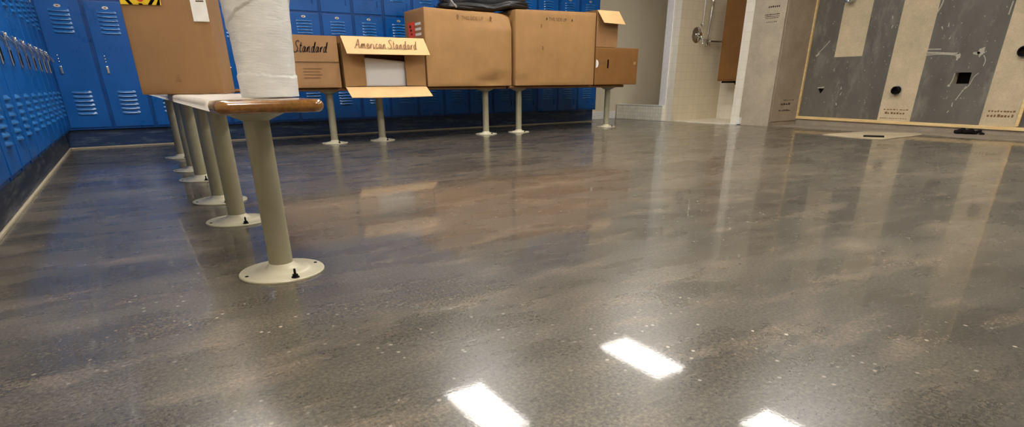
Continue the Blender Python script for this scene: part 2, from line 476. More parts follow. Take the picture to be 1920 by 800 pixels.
# shower partitions
bm = B(); box(bm, 6.30, XR, 5.70, 5.93, 0, ZC)
for f in bm.faces:
    n = f.normal
finish(bm); bm.normal_update()
for f in bm.faces: f.material_index = 0 if abs(f.normal.y) > .5 else 1
struct('wall_partition', bm, [M['tiley'], M['tilex']])
struct('trim_4', bx(6.285, 6.30, 5.822, 5.935, .2, ZC, bev=.004), M['white'])
bm = B(); box(bm, 6.25, 6.38, 5.83, 6.75, 0, .195); bevel(bm, .008)
struct('trim_5', bm, M['curbtile'])
struct('trim_9', bx(6.244, 6.386, 5.826, 6.752, .195, .204, bev=.003), M['white'])
bm = B(); rnd = random.Random(8)
pts = [(6.285+.01*rnd.random(), 6.74-.022*i, .198+.004*math.sin(i*1.7)) for i in range(9)]
tube(bm, pts, [.006, .014, .018, .015, .018, .012, .010, .008, .004], 8)
struct('trim_6', bm, M['white'], smooth=True)
bm = B(); box(bm, 6.36, XR, 4.865, 5.70, 0, .010)
struct('floor_shower', bm, M['tilez'])
# thick end partition: cement board with a tiled edge toward the shower
struct('wall_end', bx(6.48, XR, 4.33, 4.60, 0, ZC), M['boardb'])
bm = B(); box(bm, 6.48, XR, 4.60, 4.865, 0, ZC); finish(bm); bm.normal_update()
for f in bm.faces: f.material_index = 1 if f.normal.y > .5 else 0
struct('wall_tile', bm, [M['tilex'], M['tiley']])
bm = B(); box(bm, 6.468, 6.48, 4.322, 4.735, .0, 2.5); bevel(bm, .002)
wb = struct('wall_board', bm, M['boardgrey'])
bm = B(); rnd = random.Random(11)
for z, h, y0, y1, n in ((1.275, .020, 4.40, 4.55, 6), (1.20, .014, 4.39, 4.58, 9), (1.182, .010, 4.39, 4.58, 9), (1.165, .010, 4.40, 4.57, 8), (1.125, .008, 4.41, 4.55, 6)):
    for i in range(n):
        yy = y1-(y1-y0)*i/n
        box(bm, 6.4668, 6.4676, yy-(y1-y0)/n*.7, yy, z, z+h*rnd.uniform(.6, 1))
obj('printed_mark', bm, M['ink'], wb)
bm = B(); box(bm, 6.50, RW, 4.318, 4.33, .05, 2.5); bevel(bm, .002)
wb2 = struct('wall_board', bm, M['boardb'])
bm = B()
for z, h, x0, x1, n in ((.285, .010, 6.70, 6.92, 7), (.235, .022, 6.66, 6.86, 4), (.165, .018, 6.64, 6.88, 8)):
    for i in range(n):
        xx = x0+(x1-x0)*i/n
        box(bm, xx, xx+(x1-x0)/n*.72, 4.3168, 4.3176, z, z+h*rnd.uniform(.5, 1))
obj('printed_mark', bm, M['ink'], wb2)
bm = B(); box(bm, 6.435, 6.478, 4.70, 4.735, 0.008, .085); box(bm, 6.435, 6.466, 4.735, 4.86, 0.0, .010); bevel(bm, .002)
tag(obj('corner_bracket', bm, M['white']), 'small white metal bracket at the foot of the tiled wall edge', 'bracket')

# kerb under the lockers and the caulk line along it
struct('baseboard_left', bx(XL, -.49, 1.2, 6.40, 0, .155, bev=.004), M['kickl'])
struct('baseboard_locker', bx(-.49, 5.475, 6.40, YB, 0, .155, bev=.004), M['kick'])
struct('trim_7', bx(-.49, -.478, 1.2, 6.40, 0, .012, bev=.003), M['caulk'])
struct('trim_8', bx(-.49, 5.475, 6.388, 6.40, 0, .012, bev=.003), M['caulk'])

# ------------------------------------------------------------------ lockers
def louvre(bm, cx, cz, w, h=.021, out=.012, y0=-.008, peak=0.0, dome=False):
    nx, nz = 12, 6
    g = []
    for i in range(nx+1):
        u = i/nx*2-1; row = []
        env = max(0.0, 1-u*u)**.55 if dome else max(0.0, 1-abs(u)**6)
        for j in range(nz+1):
            v = j/nz
            d = out*env*((math.sin(PI*min(1, v*.62+.02)) if v < .99 else .80) if dome else (min(1.0, v/.72) if v < .86 else .92))
            row.append(bm.verts.new((cx+u*w/2, y0-d+.0004, cz+h/2-h*v + peak*(1-abs(u)))))
        g.append(row)
    lip = [bm.verts.new((cx+(i/nx*2-1)*w/2, y0+.0004, cz-h/2-.0008+peak*(1-abs(i/nx*2-1)))) for i in range(nx+1)]
    for i in range(nx):
        for j in range(nz): bm.faces.new((g[i][j], g[i][j+1], g[i+1][j+1], g[i+1][j]))
        bm.faces.new((g[i][nz], lip[i], lip[i+1], g[i+1][nz]))
W1 = .326
def door_bm(w, z0, z1):
    bm = B(); box(bm, -w/2, w/2, -.008, .0, z0, z1); bevel(bm, .003, 2); return bm
def handle(parent, x, z):
    bm = B(); box(bm, x-.030, x+.030, -.018, -.008, z-.088, z+.072); bevel(bm, .003)
    h = obj('handle', bm, M['chrome'], parent)
    bm = B(); prism(bm, [(-.018, z+.050), (-.026, z+.052), (-.052, z+.014), (-.052, z-.008), (-.042, z-.014), (-.038, z+.006), (-.018, z+.034)], x-.019, x+.019, axis='x')
    for v in bm.verts: v.co = Vector((v.co.x, v.co.y, v.co.z))
    bevel(bm, .0015)
    obj('lever', bm, M['chrome'], h)
    bm = B(); box(bm, x-.020, x+.020, -.0190, -.018, z-.072, z-.012); obj('recess', bm, M['dark'], h)
    bm = B(); n0 = 0
    lathe(bm, [(0.0, .0), (.008, .0), (.007, .006), (0, .008)], 12)
    for v in bm.verts: v.co = Vector((x+v.co.x, -.018-v.co.z, z+.062+v.co.y))
    obj('screw', bm, M['chrome'], h, smooth=True)
    return h
def handle_small(parent, x, z):     # three small bright fixings over a thin latch
    bm = B()
    for zz in (z+.055, z+.030, z+.008):
        n0 = len(bm.verts)
        lathe(bm, [(0.0, .0), (.007, .0), (.006, .004), (0, .005)], 10)
        bm.verts.ensure_lookup_table()
        for v in bm.verts[n0:]: v.co = Vector((x+v.co.x, -.008-v.co.z, zz+v.co.y))
    h = obj('handle', bm, M['chrome'], parent, smooth=True)
    bm = B(); box(bm, x-.009, x+.009, -.022, -.008, z-.085, z-.025); bevel(bm, .004)
    obj('lever', bm, M['chrome'], h)
def plate(parent, x, z, rx=.024, rz=.012):
    bm = B()
    a = []; b = []; c = []
    for i in range(20):
        t = 2*PI*i/20
        a.append(bm.verts.new((x+rx*math.cos(t), -.008, z+rz*math.sin(t))))
        b.append(bm.verts.new((x+rx*.92*math.cos(t), -.0115, z+rz*.9*math.sin(t))))
    bm.faces.new(b)
    for i in range(20): bm.faces.new((a[i], a[(i+1) % 20], b[(i+1) % 20], b[i]))
    p = obj('number_plate', bm, M['plate'], parent)
    bm = B(); box(bm, x-.008, x+.008, -.0122, -.0115, z-.0045, z+.0045)
    obj('number_mark', bm, M['inklight'], p)
def tall_locker(label, w, small):
    t = thing('locker', label, 'locker')
    bm = B(); box(bm, -w/2+.0008, w/2-.0008, 0, .33, 0, 2.02)
    box(bm, -w/2+.0008, -w/2+.010, -.004, 0, 0, 2.02); box(bm, w/2-.010, w/2-.0008, -.004, 0, 0, 2.02)
    obj('body', bm, M['bluedark'], t)
    for k in (0, 1):
        z0, z1 = .018+1.003*k, 1.003+1.003*k
        d = obj('door', door_bm(w-.030, z0, z1), M['blue'], t)
        bm = B()
        for i in range(6): louvre(bm, 0, z0+.115+.034*i, .142 if small else .12, .021, .0115 if small else .017, dome=not small)
        obj('louvre', bm, M['louvre'], d, smooth=True)
        bm = B()
        for i in range(6): louvre(bm, 0, z1-.080-.031*i, .142 if small else .125, .021, .0115 if small else .015, dome=not small)
        obj('louvre', bm, M['louvre'], d, smooth=True)
        plate(d, 0, z1-.048)
        (handle_small if small else handle)(d, -w/2+.068, z0+.515)
    return t
def box_locker(label, w, tiers=6):
    t = thing('locker', label, 'locker')
    bm = B(); box(bm, -w/2+.0008, w/2-.0008, 0, .33, 0, 2.02)
    box(bm, -w/2+.0008, -w/2+.010, -.004, 0, 0, 2.02); box(bm, w/2-.010, w/2-.0008, -.004, 0, 0, 2.02)
    obj('body', bm, M['bluedark'], t)
    hh = 2.0/tiers
    for k in range(tiers):
        z0, z1 = .008+hh*k+.010, .008+hh*(k+1)-.010
        d = obj('door', door_bm(w-.030, z0, z1), M['blue'], t)
        bm = B()
        for i in range(5): louvre(bm, 0, z1-.066-.027*i, .150, .017, .0105, peak=.004)
        obj('louvre', bm, M['louvre'], d, smooth=True)
        plate(d, 0, z1-.030, .022, .011)
        bm = B(); box(bm, w/2-.062, w/2-.050, -.018, -.008, (z0+z1)/2-.09, (z0+z1)/2-.03); bevel(bm, .003)
        obj('hasp', bm, M['blue'], d)
    return t
ORD = ['first', 'second', 'third', 'fourth', 'fifth', 'sixth', 'seventh', 'eighth', 'ninth', 'tenth', 'eleventh', 'twelfth', 'thirteenth', 'fourteenth']
PL = .335
LX = -.452
p0 = None
for k in range(12):
    lab = 'two-door blue metal locker on the side wall, %s out from the corner' % ORD[k]
    if p0 is None: o = p0 = tall_locker(lab, PL, False)
    else: o = dup(p0)
    o['label'] = lab; o['group'] = 'blue lockers along the side wall'
    o.location = (LX, 6.186-PL*k, .157); o.rotation_euler = (0, 0, PI/2)
WT = (1.50-LX)/6
p1 = None
for k in range(6):
    lab = 'tall blue locker on the back wall, %s from the corner' % ORD[k]
    if k == 1: lab = 'tall blue back-wall locker, second from the corner, beside the big near carton'
    if p1 is None: o = p1 = tall_locker(lab, WT, True)
    else: o = dup(p1)
    o['label'] = lab; o['group'] = 'tall lockers on the back wall'
    o.location = (LX+WT*(k+.5), 6.37, .157)
WB = .333
p2 = None
for k in range(12):
    lab = 'column of six small blue lockers, %s from the free end of the back bank' % ORD[11-k]
    if p2 is None: o = p2 = box_locker(lab, WB)
    else: o = dup(p2)
    o['label'] = lab; o['group'] = 'small box lockers behind the long bench'
    o.location = (1.50+WB*(k+.5), 6.37, .157)

# ------------------------------------------------------------------ benches
def bench(label, length, legs, axis, loc, group):
    """top runs along local x from 0 to length"""
    zt, zb = .028, 0
    t = thing('bench', label, 'bench', loc, PI/2 if axis == 'y' else 0, group)
    H = .442 if axis == 'y' else .450
    bm = B(); n = 8; r = .03
    poly = []
    for cx, cy, a0 in ((length-r, .12-r, 0), (r, .12-r, PI/2), (r, -.12+r, PI), (length-r, -.12+r, 1.5*PI)):
        for i in range(n+1): a = a0+PI/2*i/n; poly.append((cx+r*math.cos(a), cy+r*math.sin(a)))
    rings = []
    for k in range(9):                  # bullnose edge
        a = -PI/2+PI*k/8; off = .013*(1-math.cos(a)); z = H+.014+.014*math.sin(a)
        ring = []
        for (x, y) in poly:
            cx, cy = min(max(x, .03), length-.03), min(max(y, -.09), .09)
            d = Vector((x-cx, y-cy)); l = d.length
            if l > 1e-6: q = Vector((cx, cy))+d*(max(l-off, .0)/l)
            else: q = Vector((x, y))
            ring.append(bm.verts.new((q.x, q.y, z)))
        rings.append(ring)
    m = len(poly)
    for a, b in zip(rings, rings[1:]):
        for i in range(m): bm.faces.new((a[i], a[(i+1) % m], b[(i+1) % m], b[i]))
    bm.faces.new(rings[0][::-1]); bm.faces.new(rings[-1])
    obj('bench_top', bm, M['woody'] if axis == 'y' else M['woodx'], t, auto=40)
    for lx in legs:
        bm = B(); lathe(bm, [(0, .008), (.0325, .008), (.0325, H-.018), (0, H-.018)], 36)
        p = obj('pedestal', bm, M['post'], t, loc=(lx, 0, 0), auto=40)
        bm = B(); lathe(bm, [(0, 0), (.116, 0), (.117, .004), (.115, .0065), (.080, .0075), (.076, .010), (.068, .0135), (.050, .0150), (.042, .019), (.036, .026), (.0322, .030), (.0322, .034), (0, .034)], 56)
        fl = obj('floor_flange', bm, M['flange'], p, auto=35); fl['label'] = 'cream round floor flange'
        bm = B(); lathe(bm, [(0, H-.026), (.034, H-.026), (.042, H-.022), (.080, H-.006), (.084, H), (0, H)], 40)
        obj('top_flange', bm, M['post'], p, auto=35)
        base = -1.42 - (PI/2 if axis == 'y' else 0)
        bm = B(); a = base; cx, cy = .098*math.cos(a), .098*math.sin(a)
        lathe(bm, [(0, .0065), (.011, .0065), (.011, .009), (0, .009)], 16, (cx, cy))
        lathe(bm, [(0, .009), (.008, .009), (.008, .016), (0, .016)], 6, (cx, cy))
        lathe(bm, [(0, .016), (.0035, .016), (.0032, .031), (0, .033)], 10, (cx, cy))
        obj('anchor_stud', bm, M['dark'], p)
        for q in (1, 2, 3):
            a = base+q*PI/2; bm = B()
            lathe(bm, [(0, .0060), (.0055, .0062), (.0045, .0085), (0, .0085)], 12, (.100*math.cos(a), .100*math.sin(a)))
            obj('screw', bm, M['dark'], p)
    return t
bench('near locker room bench with a varnished wood end and beige posts, under the white roll', 1.297, [.251, 1.048], 'y', (.28, 1.425, 0), 'near benches')
bench('middle bench of the near row, just behind the big carton', 1.27, [.251, 1.039], 'y', (.28, 2.735, 0), 'near benches')
bench('farthest bench of the near row, ending close to the corner of the far benches', 1.30, [.227, 1.07], 'y', (.28, 4.015, 0), 'near benches')
bench('far bench under the half-hidden lettered carton', 1.61, [.23, 1.38], 'x', (.195, 5.50, 0), 'far benches')
bench('far bench under the open carton and the dented large carton', 1.605, [.228, 1.402], 'x', (1.815, 5.50, 0), 'far benches')
bench('far bench at the free end, under the small slotted carton', 1.655, [.205, 1.495], 'x', (3.435, 5.50, 0), 'far benches')

# pale sheet laid over the near benches, folded over their left edge
bm = B()
path = [(1.50, .0), (5.0, .0)]
cols = [(.1545, .448), (.1525, .460), (.157, .4700), (.172, .4716), (.24, .4718), (.31, .4718), (.385, .4716)]
rows = []
ny = 60
for i in range(ny+1):
    row = []
    for k, (x, z) in enumerate(cols):
        y0 = 1.475 + .16*max(0, (x-.17))/.2
        y = y0+(5.1-y0)*i/ny
        w = .0012*noise.noise(Vector((x*9, y*5, 1)))+.0006
        row.append(((x-abs(w)*1.2 if k < 2 else x), y, z+(w if k > 2 else 0)))
    rows.append(row)
top = [[bm.verts.new(p) for p in r] for r in rows]
for a, b in zip(top, top[1:]):
    for i in range(len(cols)-1): bm.faces.new((a[i], a[i+1], b[i+1], b[i]))
bmesh.ops.solidify(bm, geom=list(bm.faces), thickness=-.0009)
tag(obj('cover_sheet', bm, M['sheet'], smooth=True), 'cream white sheet laid along the near bench tops', 'cover sheet')

# ------------------------------------------------------------------ roll of wrap
def roll():
    bm = B(); n, m = 140, 220; H = .62
    rings = []
    for j in range(m+1):
        z = H*j/m; ring = []
        for i in range(n):
            a = 2*PI*i/n
            r = .0700+.0125*(z/.30) if z < .30 else .0825+.002*(z-.3)
            p = Vector((math.cos(a), math.sin(a), 0))
            r += .0020*noise.noise(Vector((p.x*1.6, p.y*1.6, z*9)))+.0008*noise.noise(Vector((p.x*3, p.y*3, z*55)))
            # overlapping layer edges
            e1 = .052+.004*math.sin(a*2+.4)+.0025*noise.noise(Vector((p.x*5, p.y*5, 1)))
            r += .0026 if z < e1 else 0
            e2 = .195+.042*math.cos(a+.9)+.006*noise.noise(Vector((p.x*4, p.y*4, 5)))
            r += .0035 if z > e2 else 0
            ring.append(bm.verts.new((r*p.x, r*p.y, z)))
        rings.append(ring)
    for a, b in zip(rings, rings[1:]):
        for i in range(n): bm.faces.new((a[i], a[(i+1) % n], b[(i+1) % n], b[i]))
    bm.faces.new(rings[0][::-1])
    prev = rings[-1]
    for rr, dz in ((.070, .0), (.060, -.002), (.045, .001), (.024, 0), (.022, -.05)):
        ring = [bm.verts.new((rr*math.cos(2*PI*i/n), rr*math.sin(2*PI*i/n), H+dz)) for i in range(n)]
        for i in range(n): bm.faces.new((prev[i], prev[(i+1) % n], ring[(i+1) % n], ring[i]))
        prev = ring
    bm.faces.new(prev)
    return bm
o = obj('wrap_roll', roll(), M['roll'], loc=(.337, 1.722, .4728), auto=60)
tag(o, 'tall white roll of wrap standing upright on the near bench end', 'roll')

# ------------------------------------------------------------------ cartons
def carton_bm(w, d, h, bulge=.006, seed=0, dent=None, nseg=16, edge=.006):
    """closed box: x 0..w, y 0..d, z 0..h, faces gently bowed and dented"""
    bm = B(); box(bm, 0, w, 0, d, 0, h)
    bmesh.ops.bevel(bm, geom=list(bm.edges), offset=edge, segments=2, profile=.6, affect='EDGES')
    bmesh.ops.subdivide_edges(bm, edges=[e for e in bm.edges if e.calc_length() > .08], cuts=nseg, use_grid_fill=True)
    finish(bm); bm.normal_update()
    off = {}
    for v in bm.verts:
        u, s, t = v.co.x/w, v.co.y/d, v.co.z/h
        k = [4*u*(1-u), 4*s*(1-s), 4*t*(1-t)]
        n = v.normal
        env = (k[1]*k[2] if abs(n.x) > .8 else k[0]*k[2] if abs(n.y) > .8 else k[0]*k[1] if abs(n.z) > .8 else 0)
        env = max(env, 0)**.7
        q = v.co+Vector((seed*3.1, seed*1.7, 0))
        off[v] = n*(bulge*env+.0035*env*noise.noise(q*7))
        if abs(n.z) > .8 and n.z < 0: off[v] = Vector((0, 0, 0))
    for v, d_ in off.items():
        v.co += d_
        if dent: dent(v)
    for v in bm.verts: v.co.z = max(v.co.z, 0)
    return bm
def text_mesh(s, size):
    cu = bpy.data.curves.new('tmp', 'FONT'); cu.body = s; cu.size = size; cu.resolution_u = 3
    t = bpy.data.objects.new('tmp', cu); COL.objects.link(t)
    dg = bpy.context.evaluated_depsgraph_get(); dg.update()
    me = bpy.data.meshes.new_from_object(t.evaluated_get(dg))
    bpy.data.objects.remove(t)
    bm = B(); bm.from_mesh(me); bpy.data.meshes.remove(me); return bm
def front_text(s, size, x, z, y, mat, parent, name='printed_lettering', stretch=1):
    bm = text_mesh(s, size)
    for v in bm.verts: v.co = Vector((x+v.co.x*stretch, y, z+v.co.y))
    return obj(name, bm, mat, parent)

# cursive lettering as pen strokes
GL = {
 'A': (1.55, [[(-.1, 0), (.15, .15), (.55, 1.1), (.95, 2.0), (1.1, 1.1), (1.25, .1), (1.5, .15)], [(.3, .75), (.7, .82), (1.3, .78)]]),
 'm': (1.45, [[(0, .1), (.15, .9), (.15, 0)], [(.15, .55), (.4, 1), (.55, .8), (.55, 0)], [(.55, .55), (.85, 1), (1.02, .8), (1.02, .1), (1.3, .12)]]),
 'e': (.85, [[(0, .45), (.45, .55), (.5, .9), (.25, 1.0), (.05, .55), (.2, .05), (.5, .02), (.8, .3)]]),
 'r': (.75, [[(0, .1), (.15, .9), (.18, 0)], [(.18, .55), (.4, .95), (.65, .9)]]),
 'i': (.5, [[(.05, .9), (.1, .15), (.25, 0), (.45, .2)], [(.15, 1.42), (.2, 1.5)]]),
 'c': (.8, [[(.55, .85), (.3, 1), (.05, .5), (.25, .02), (.5, .05), (.75, .25)]]),
 'a': (.95, [[(.6, .85), (.3, 1), (.05, .5), (.2, .02), (.5, .3), (.62, .95), (.62, .15), (.9, .12)]]),
 'n': (1.0, [[(0, .1), (.15, .9), (.15, 0)], [(.15, .55), (.45, 1), (.6, .8), (.6, .1), (.95, .12)]]),
 'S': (1.3, [[(1.1, 1.75), (.8, 2.05), (.35, 1.75), (.55, 1.2), (.95, .7), (.75, .08), (.2, .0), (-.1, .35)], [(.95, .1), (1.25, .2)]]),
 't': (.65, [[(.2, 1.75), (.15, .3), (.3, 0), (.6, .2)], [(-.05, 1.15), (.5, 1.2)]]),
 'd': (1.0, [[(.6, .85), (.3, 1), (.05, .5), (.2, .02), (.5, .3), (.75, 1.9), (.66, .15), (.95, .12)]]),
 ' ': (.25, []),
}
def script_text(s, xh, pen, plane, slant=.28, total=None):
    bm = B(); adv = sum(GL[c][0]+.12 for c in s); k = (total/adv/xh) if total else 1
    x = 0
    for c in s:
        w, st = GL[c]
        for q in st:
            ribbon(bm, [((x+px)*k*xh+py*slant*xh, py*xh) for px, py in q], pen, plane, 0)
        x += w+.12
    return bm

# --- big near carton (turned a little on the bench)
t = thing('cardboard_box', 'tall brown carton with hazard label standing on the near bench', 'cardboard box', (.325, 2.5, .4728), math.radians(-15))
bw, bd, bh = .274, .32, .44
def d_near(v): pass
bm = carton_bm(bw, bd, bh, .003, 1, d_near)
for v in bm.verts: v.co.x -= bw
obj('box_body', bm, M['card2'], t, auto=35)
obj('tape', bx(-bw/2-.025, -bw/2+.025, -.0012, bd+.0012, bh+.0032, bh+.0042), M['tape'], t)
# hazard label: yellow ground, dark slanted stripes, inverted trapezoid with a red disc
lx0, lx1, lz0, lz1 = -bw+.004, -bw+.128, .288, .392
fy = -.0048
def lab(poly, y, name, mat, parent):
    bm = B(); prism(bm, poly, y-.0006, y); return obj(name, bm, mat, parent)
hl = lab([(lx0, lz0), (lx1, lz0), (lx1, lz1), (lx0, lz1)], fy, 'hazard_label', M['yellow'], t); hl['label'] = 'yellow and black hazard label'
for pair in ((lx0, lx0+.030), (lx1-.042, lx1-.016)):
    bm = B()
    for xs in pair:
        sg = -1 if xs < (lx0+lx1)/2 else 1
        for zz in (lz0, lz0+.052):
            xa = [xs+(.0 if sg > 0 else .026), xs+.012+(.0 if sg > 0 else .026)]
            sh = .024*sg
            clamp = lambda q: min(max(q, lx0), lx1)
            prism(bm, [(clamp(xa[0]), zz), (clamp(xa[1]), zz), (clamp(xa[1]+sh), zz+.030), (clamp(xa[0]+sh), zz+.030)], fy-.0012, fy-.0007)
    obj('stripe_band', bm, M['black'], hl)
xm = (lx0+lx1)/2
lab([(xm-.020, lz0+.004), (xm+.020, lz0+.004), (xm+.036, lz0+.040), (xm-.036, lz0+.040)], fy-.0013, 'label_panel', M['yellow'], hl)
lab([(xm+.0125*math.cos(a*PI/10), lz0+.021+.0125*math.sin(a*PI/10)) for a in range(20)], fy-.0020, 'label_disc', M['red'], hl)
lab([(xm-.006, lz0+.015), (xm+.006, lz0+.015), (xm, lz0+.028)], fy-.0027, 'label_symbol', M['yellow'], hl)
wl = lab([(-.054, .240), (-.003, .240), (-.003, .37), (-.054, .37)], fy, 'paper_label', M['paper'], t); wl['label'] = 'white paper label'
lab([(-.036, .302), (-.010, .302), (-.010, .306), (-.036, .306)], fy-.0008, 'label_print', M['ink'], wl)
bm = B(); rnd = random.Random(4)
for i in range(5):
    z = .045+.005*i; prism(bm, [(-.155+.004*i, z), (-.135-.002*i, z-.002), (-.135-.002*i, z), (-.155+.004*i, z+.002)], fy-.0006, fy)
obj('printed_mark', bm, M['inklight'], t)

# --- far row -------------------------------------------------------
ZT = .4785
FY = 5.32
# lettered carton half hidden by the roll
x0, x1 = .93, 1.648
t = thing('cardboard_box', 'closed brown carton with script lettering, half hidden by the white roll', 'cardboard box', (x0, FY, ZT))
obj('box_body', carton_bm(x1-x0, .46, .408, .003, 2), M['card2'], t, auto=35)
obj('front_flap', bx(.004, x1-x0-.004, -.0085, -.0035, .205, .407, bev=.0015), M['card2'], t)
bm = script_text('American Standard', .042, .0100, lambda u, v: (u, -.0096, v), total=.585)
for v in bm.verts: v.co.x += x1-x0-.125-.585+.03; v.co.z += .278
obj('lettering', bm, M['ink'], t)
bm = B()
for i in range(4):
    z = .150-.024*i; box(bm, .40, .56-.02*(i % 2), -.0048, -.0040, z, z+.006)
obj('printed_mark', bm, M['inklight'], t)

# open carton with four flaps
x0, x1 = 1.683, 2.462
w, d, h = x1-x0, .46, .412
t = thing('cardboard_box', 'open carton with lettered top flap lifted, showing white ceramic inside', 'cardboard box', (x0, FY, ZT))
bm = B(); th = .005
box(bm, 0, w, 0, d, 0, th); box(bm, 0, w, 0, d, h-th, h); box(bm, 0, th, 0, d, th, h-th); box(bm, w-th, w, 0, d, th, h-th); box(bm, th, w-th, d-th, d, th, h-th)
obj('box_body', bm, M['card'], t)
def flap_bm(p0, p1, q1, q0, th=.005, n=10, sag=.004):
    bm = B(); p0, p1, q1, q0 = map(Vector, (p0, p1, q1, q0)); g = []
    for i in range(n+1):
        u = i/n; a = p0.lerp(p1, u); b = q0.lerp(q1, u)
        g.append([bm.verts.new(a.lerp(b, j/4)+Vector((0, 0, -sag*math.sin(PI*u)*j/4))) for j in range(5)])
    for A, C in zip(g, g[1:]):
        for j in range(4): bm.faces.new((A[j], A[j+1], C[j+1], C[j]))
    bm.normal_update(); bmesh.ops.solidify(bm, geom=list(bm.faces), thickness=th); return bm
tf0, tf1, tg1, tg0 = (0, -.002, h), (w, -.002, h), (w+.003, -.120, h-.143), (0.004, -.120, h-.143)
o = obj('top_flap', flap_bm(tf0, tf1, tg1, tg0, sag=.002), M['cardlight'], t); o['label'] = 'pale top flap with script lettering'
A, Bv, C = Vector(tf0), Vector(tf1), Vector(tg0)
nrm = (Bv-A).cross(C-A).normalized()
if nrm.y > 0: nrm = -nrm
dn = (C-A)
def onflap(u, v):                       # u metres along, v metres up from the flap's outer edge
    p = A+Vector((1, 0, 0))*u+dn*(1-v/dn.length)
    return p+nrm*.0075
bm = script_text('American Standard', .046, .0068, onflap, total=.585)
lt = obj('lettering', bm, M['inklight'], o)
for v in lt.data.vertices: v.co += Vector((.085, 0, 0))+(-dn.normalized())*.055
o = obj('bottom_flap', flap_bm((0, -.002, .003), (w, -.002, .003), (w+.003, -.13, -.080), (.004, -.13, -.080)), M['cardlight'], t); o['label'] = 'pale bottom flap hanging over the bench edge'
obj('side_flap', flap_bm((.006, .004, .008), (.006, .004, h-.008), (.215, .05, h-.012), (.205, .035, .012)), M['card'], t)
obj('side_flap', flap_bm((w-.006, .004, .008), (w-.006, .004, h-.008), (w-.190, .04, h-.012), (w-.185, .03, .012)), M['card'], t)
# ceramic cistern lying in the open carton
bm = B()
vs, _ = box(bm, 0, .41, 0, .19, 0, .245)
for v in vs:
    if v.co.z > .1: v.co.x += -.012 if v.co.x < .1 else .004; v.co.y -= .0
    if v.co.z > .1 and v.co.x > .1: v.co.z -= .030
bevel(bm, .022, 4)
tank_loc = (x0+.200, FY+.065, ZT+.0055)
tag(obj('toilet_tank', bm, M['ceramic'], loc=tank_loc, auto=50), 'white glazed ceramic tank inside the open carton', 'toilet tank')
# large carton with a dented lower corner
x0, x1 = 2.482, 3.452
w, d, h = x1-x0, .46, .672
def dent3(v):
    u, t_ = v.co.x/w, v.co.z/h
    if v.co.y < .03:
        r = math.hypot((u-.78)/.28, (t_-.06)/.17)
        if r < 1: v.co.y += .028*(1-r)*(1+.8*noise.noise(Vector((u*9, t_*9, 0))))
        # creased top corners
        if t_ > .78: v.co.y += .060*((t_-.78)/.22)*max(0, (u-.35)/.65)
        if u > .9: v.co.y += .022*(u-.9)/.1
    if t_ > .95: v.co.z += -.010*math.sin(u*PI)-.012*max(0, u-.75)/.25
t = thing('cardboard_box', 'large brown carton with dented corner and orange sticker, under the dark bag', 'cardboard box', (x0, FY, ZT))
obj('box_body', carton_bm(w, d, h, .012, 3, dent3, 22), M['card'], t, auto=40)
front_text('THIS SIDE UP', .044, .385, h-.085, -.006, M['inklight'], t, stretch=.95)
bm = B()
for xx in (.335, .70):
    prism(bm, [(xx, h-.088), (xx+.018, h-.088), (xx+.018, h-.065), (xx+.026, h-.065), (xx+.009, h-.040), (xx-.008, h-.065), (xx, h-.065)], -.0062, -.0055)
obj('printed_arrow', bm, M['inklight'], t)
bm = B(); box(bm, -.0150, -.0142, .195, .345, h-.235, h-.105)
st = obj('sticker', bm, M['orange'], t); st['label'] = 'orange red sticker on the side'
bm = B()
for i, (z0, z1) in enumerate(((-.215, -.200), (-.185, -.165), (-.155, -.130))): box(bm, -.0157, -.0151, .25+.01*i, .29+.01*i, h+z0, h+z1)
obj('printed_mark', bm, M['ink'], st)
for i in range(3):
    bm = B(); box(bm, -.0132, -.0118, .055, .185, h-.228+.044*i, h-.206+.044*i)
    obj('paper_label', bm, M['paper'], t)

# second large carton
x0, x1 = 3.497, 4.545
w, h = x1-x0, .715
def dent4(v):
    u, t_ = v.co.x/w, v.co.z/h
    if v.co.y < .03:
        r = math.hypot((u-.06)/.14, (t_-.05)/.12)
        if r < 1: v.co.y += .018*(1-r)
        if u < .14: v.co.y += .014*(1-u/.14)
    if t_ > .95: v.co.z += .018*(u-.5)
t = thing('cardboard_box', 'second large brown carton, between the dented carton and the small slotted one', 'cardboard box', (x0, FY, ZT))
obj('box_body', carton_bm(w, .46, h, .010, 4, dent4, 20), M['card'], t, auto=40)
front_text('THIS SIDE UP', .044, .40, h-.095, -.0065, M['ink'], t, stretch=.92)
bm = B()
for xx in (.365, .70):
    prism(bm, [(xx, h-.080), (xx+.010, h-.062), (xx+.020, h-.080), (xx+.010, h-.098)], -.0062, -.0055)
obj('printed_arrow', bm, M['ink'], t)
bm = B(); box(bm, .298, .312, -.0095, -.009, h-.165, h-.130); box(bm, .318, .334, -.0105, -.010, h-.372, h-.335)
obj('printed_mark', bm, M['inklight'], t)

# small slotted carton and the open one standing on it
t = thing('cardboard_box', 'small brown carton with a dark hand slot at the bench end', 'cardboard box', (4.562, FY, ZT))
w, h = .655, .388
obj('box_body', carton_bm(w, .40, h, .003, 5), M['carddark'], t, auto=35)
bm = B(); box(bm, .176, .196, -.0042, -.0034, .175, .265); obj('hand_slot', bm, M['black'], t)
bm = B(); prism(bm, [(.008+.035*math.cos(a*PI/8), .220+.042*math.sin(a*PI/8)) for a in range(-4, 5)], -.0046, -.0034)
o = obj('sticker', bm, M['paper'], t); o['label'] = 'round white sticker'
bm = B()
for i in range(4): box(bm, .060+.026*i, .072+.026*i, -.0044, -.0034, .205+.01*(i % 2), .245)
obj('printed_mark', bm, M['inklight'], t)
bm = B(); box(bm, .585, .620, -.0042, -.0034, .215, .245); obj('tape', bm, M['tape'], t)

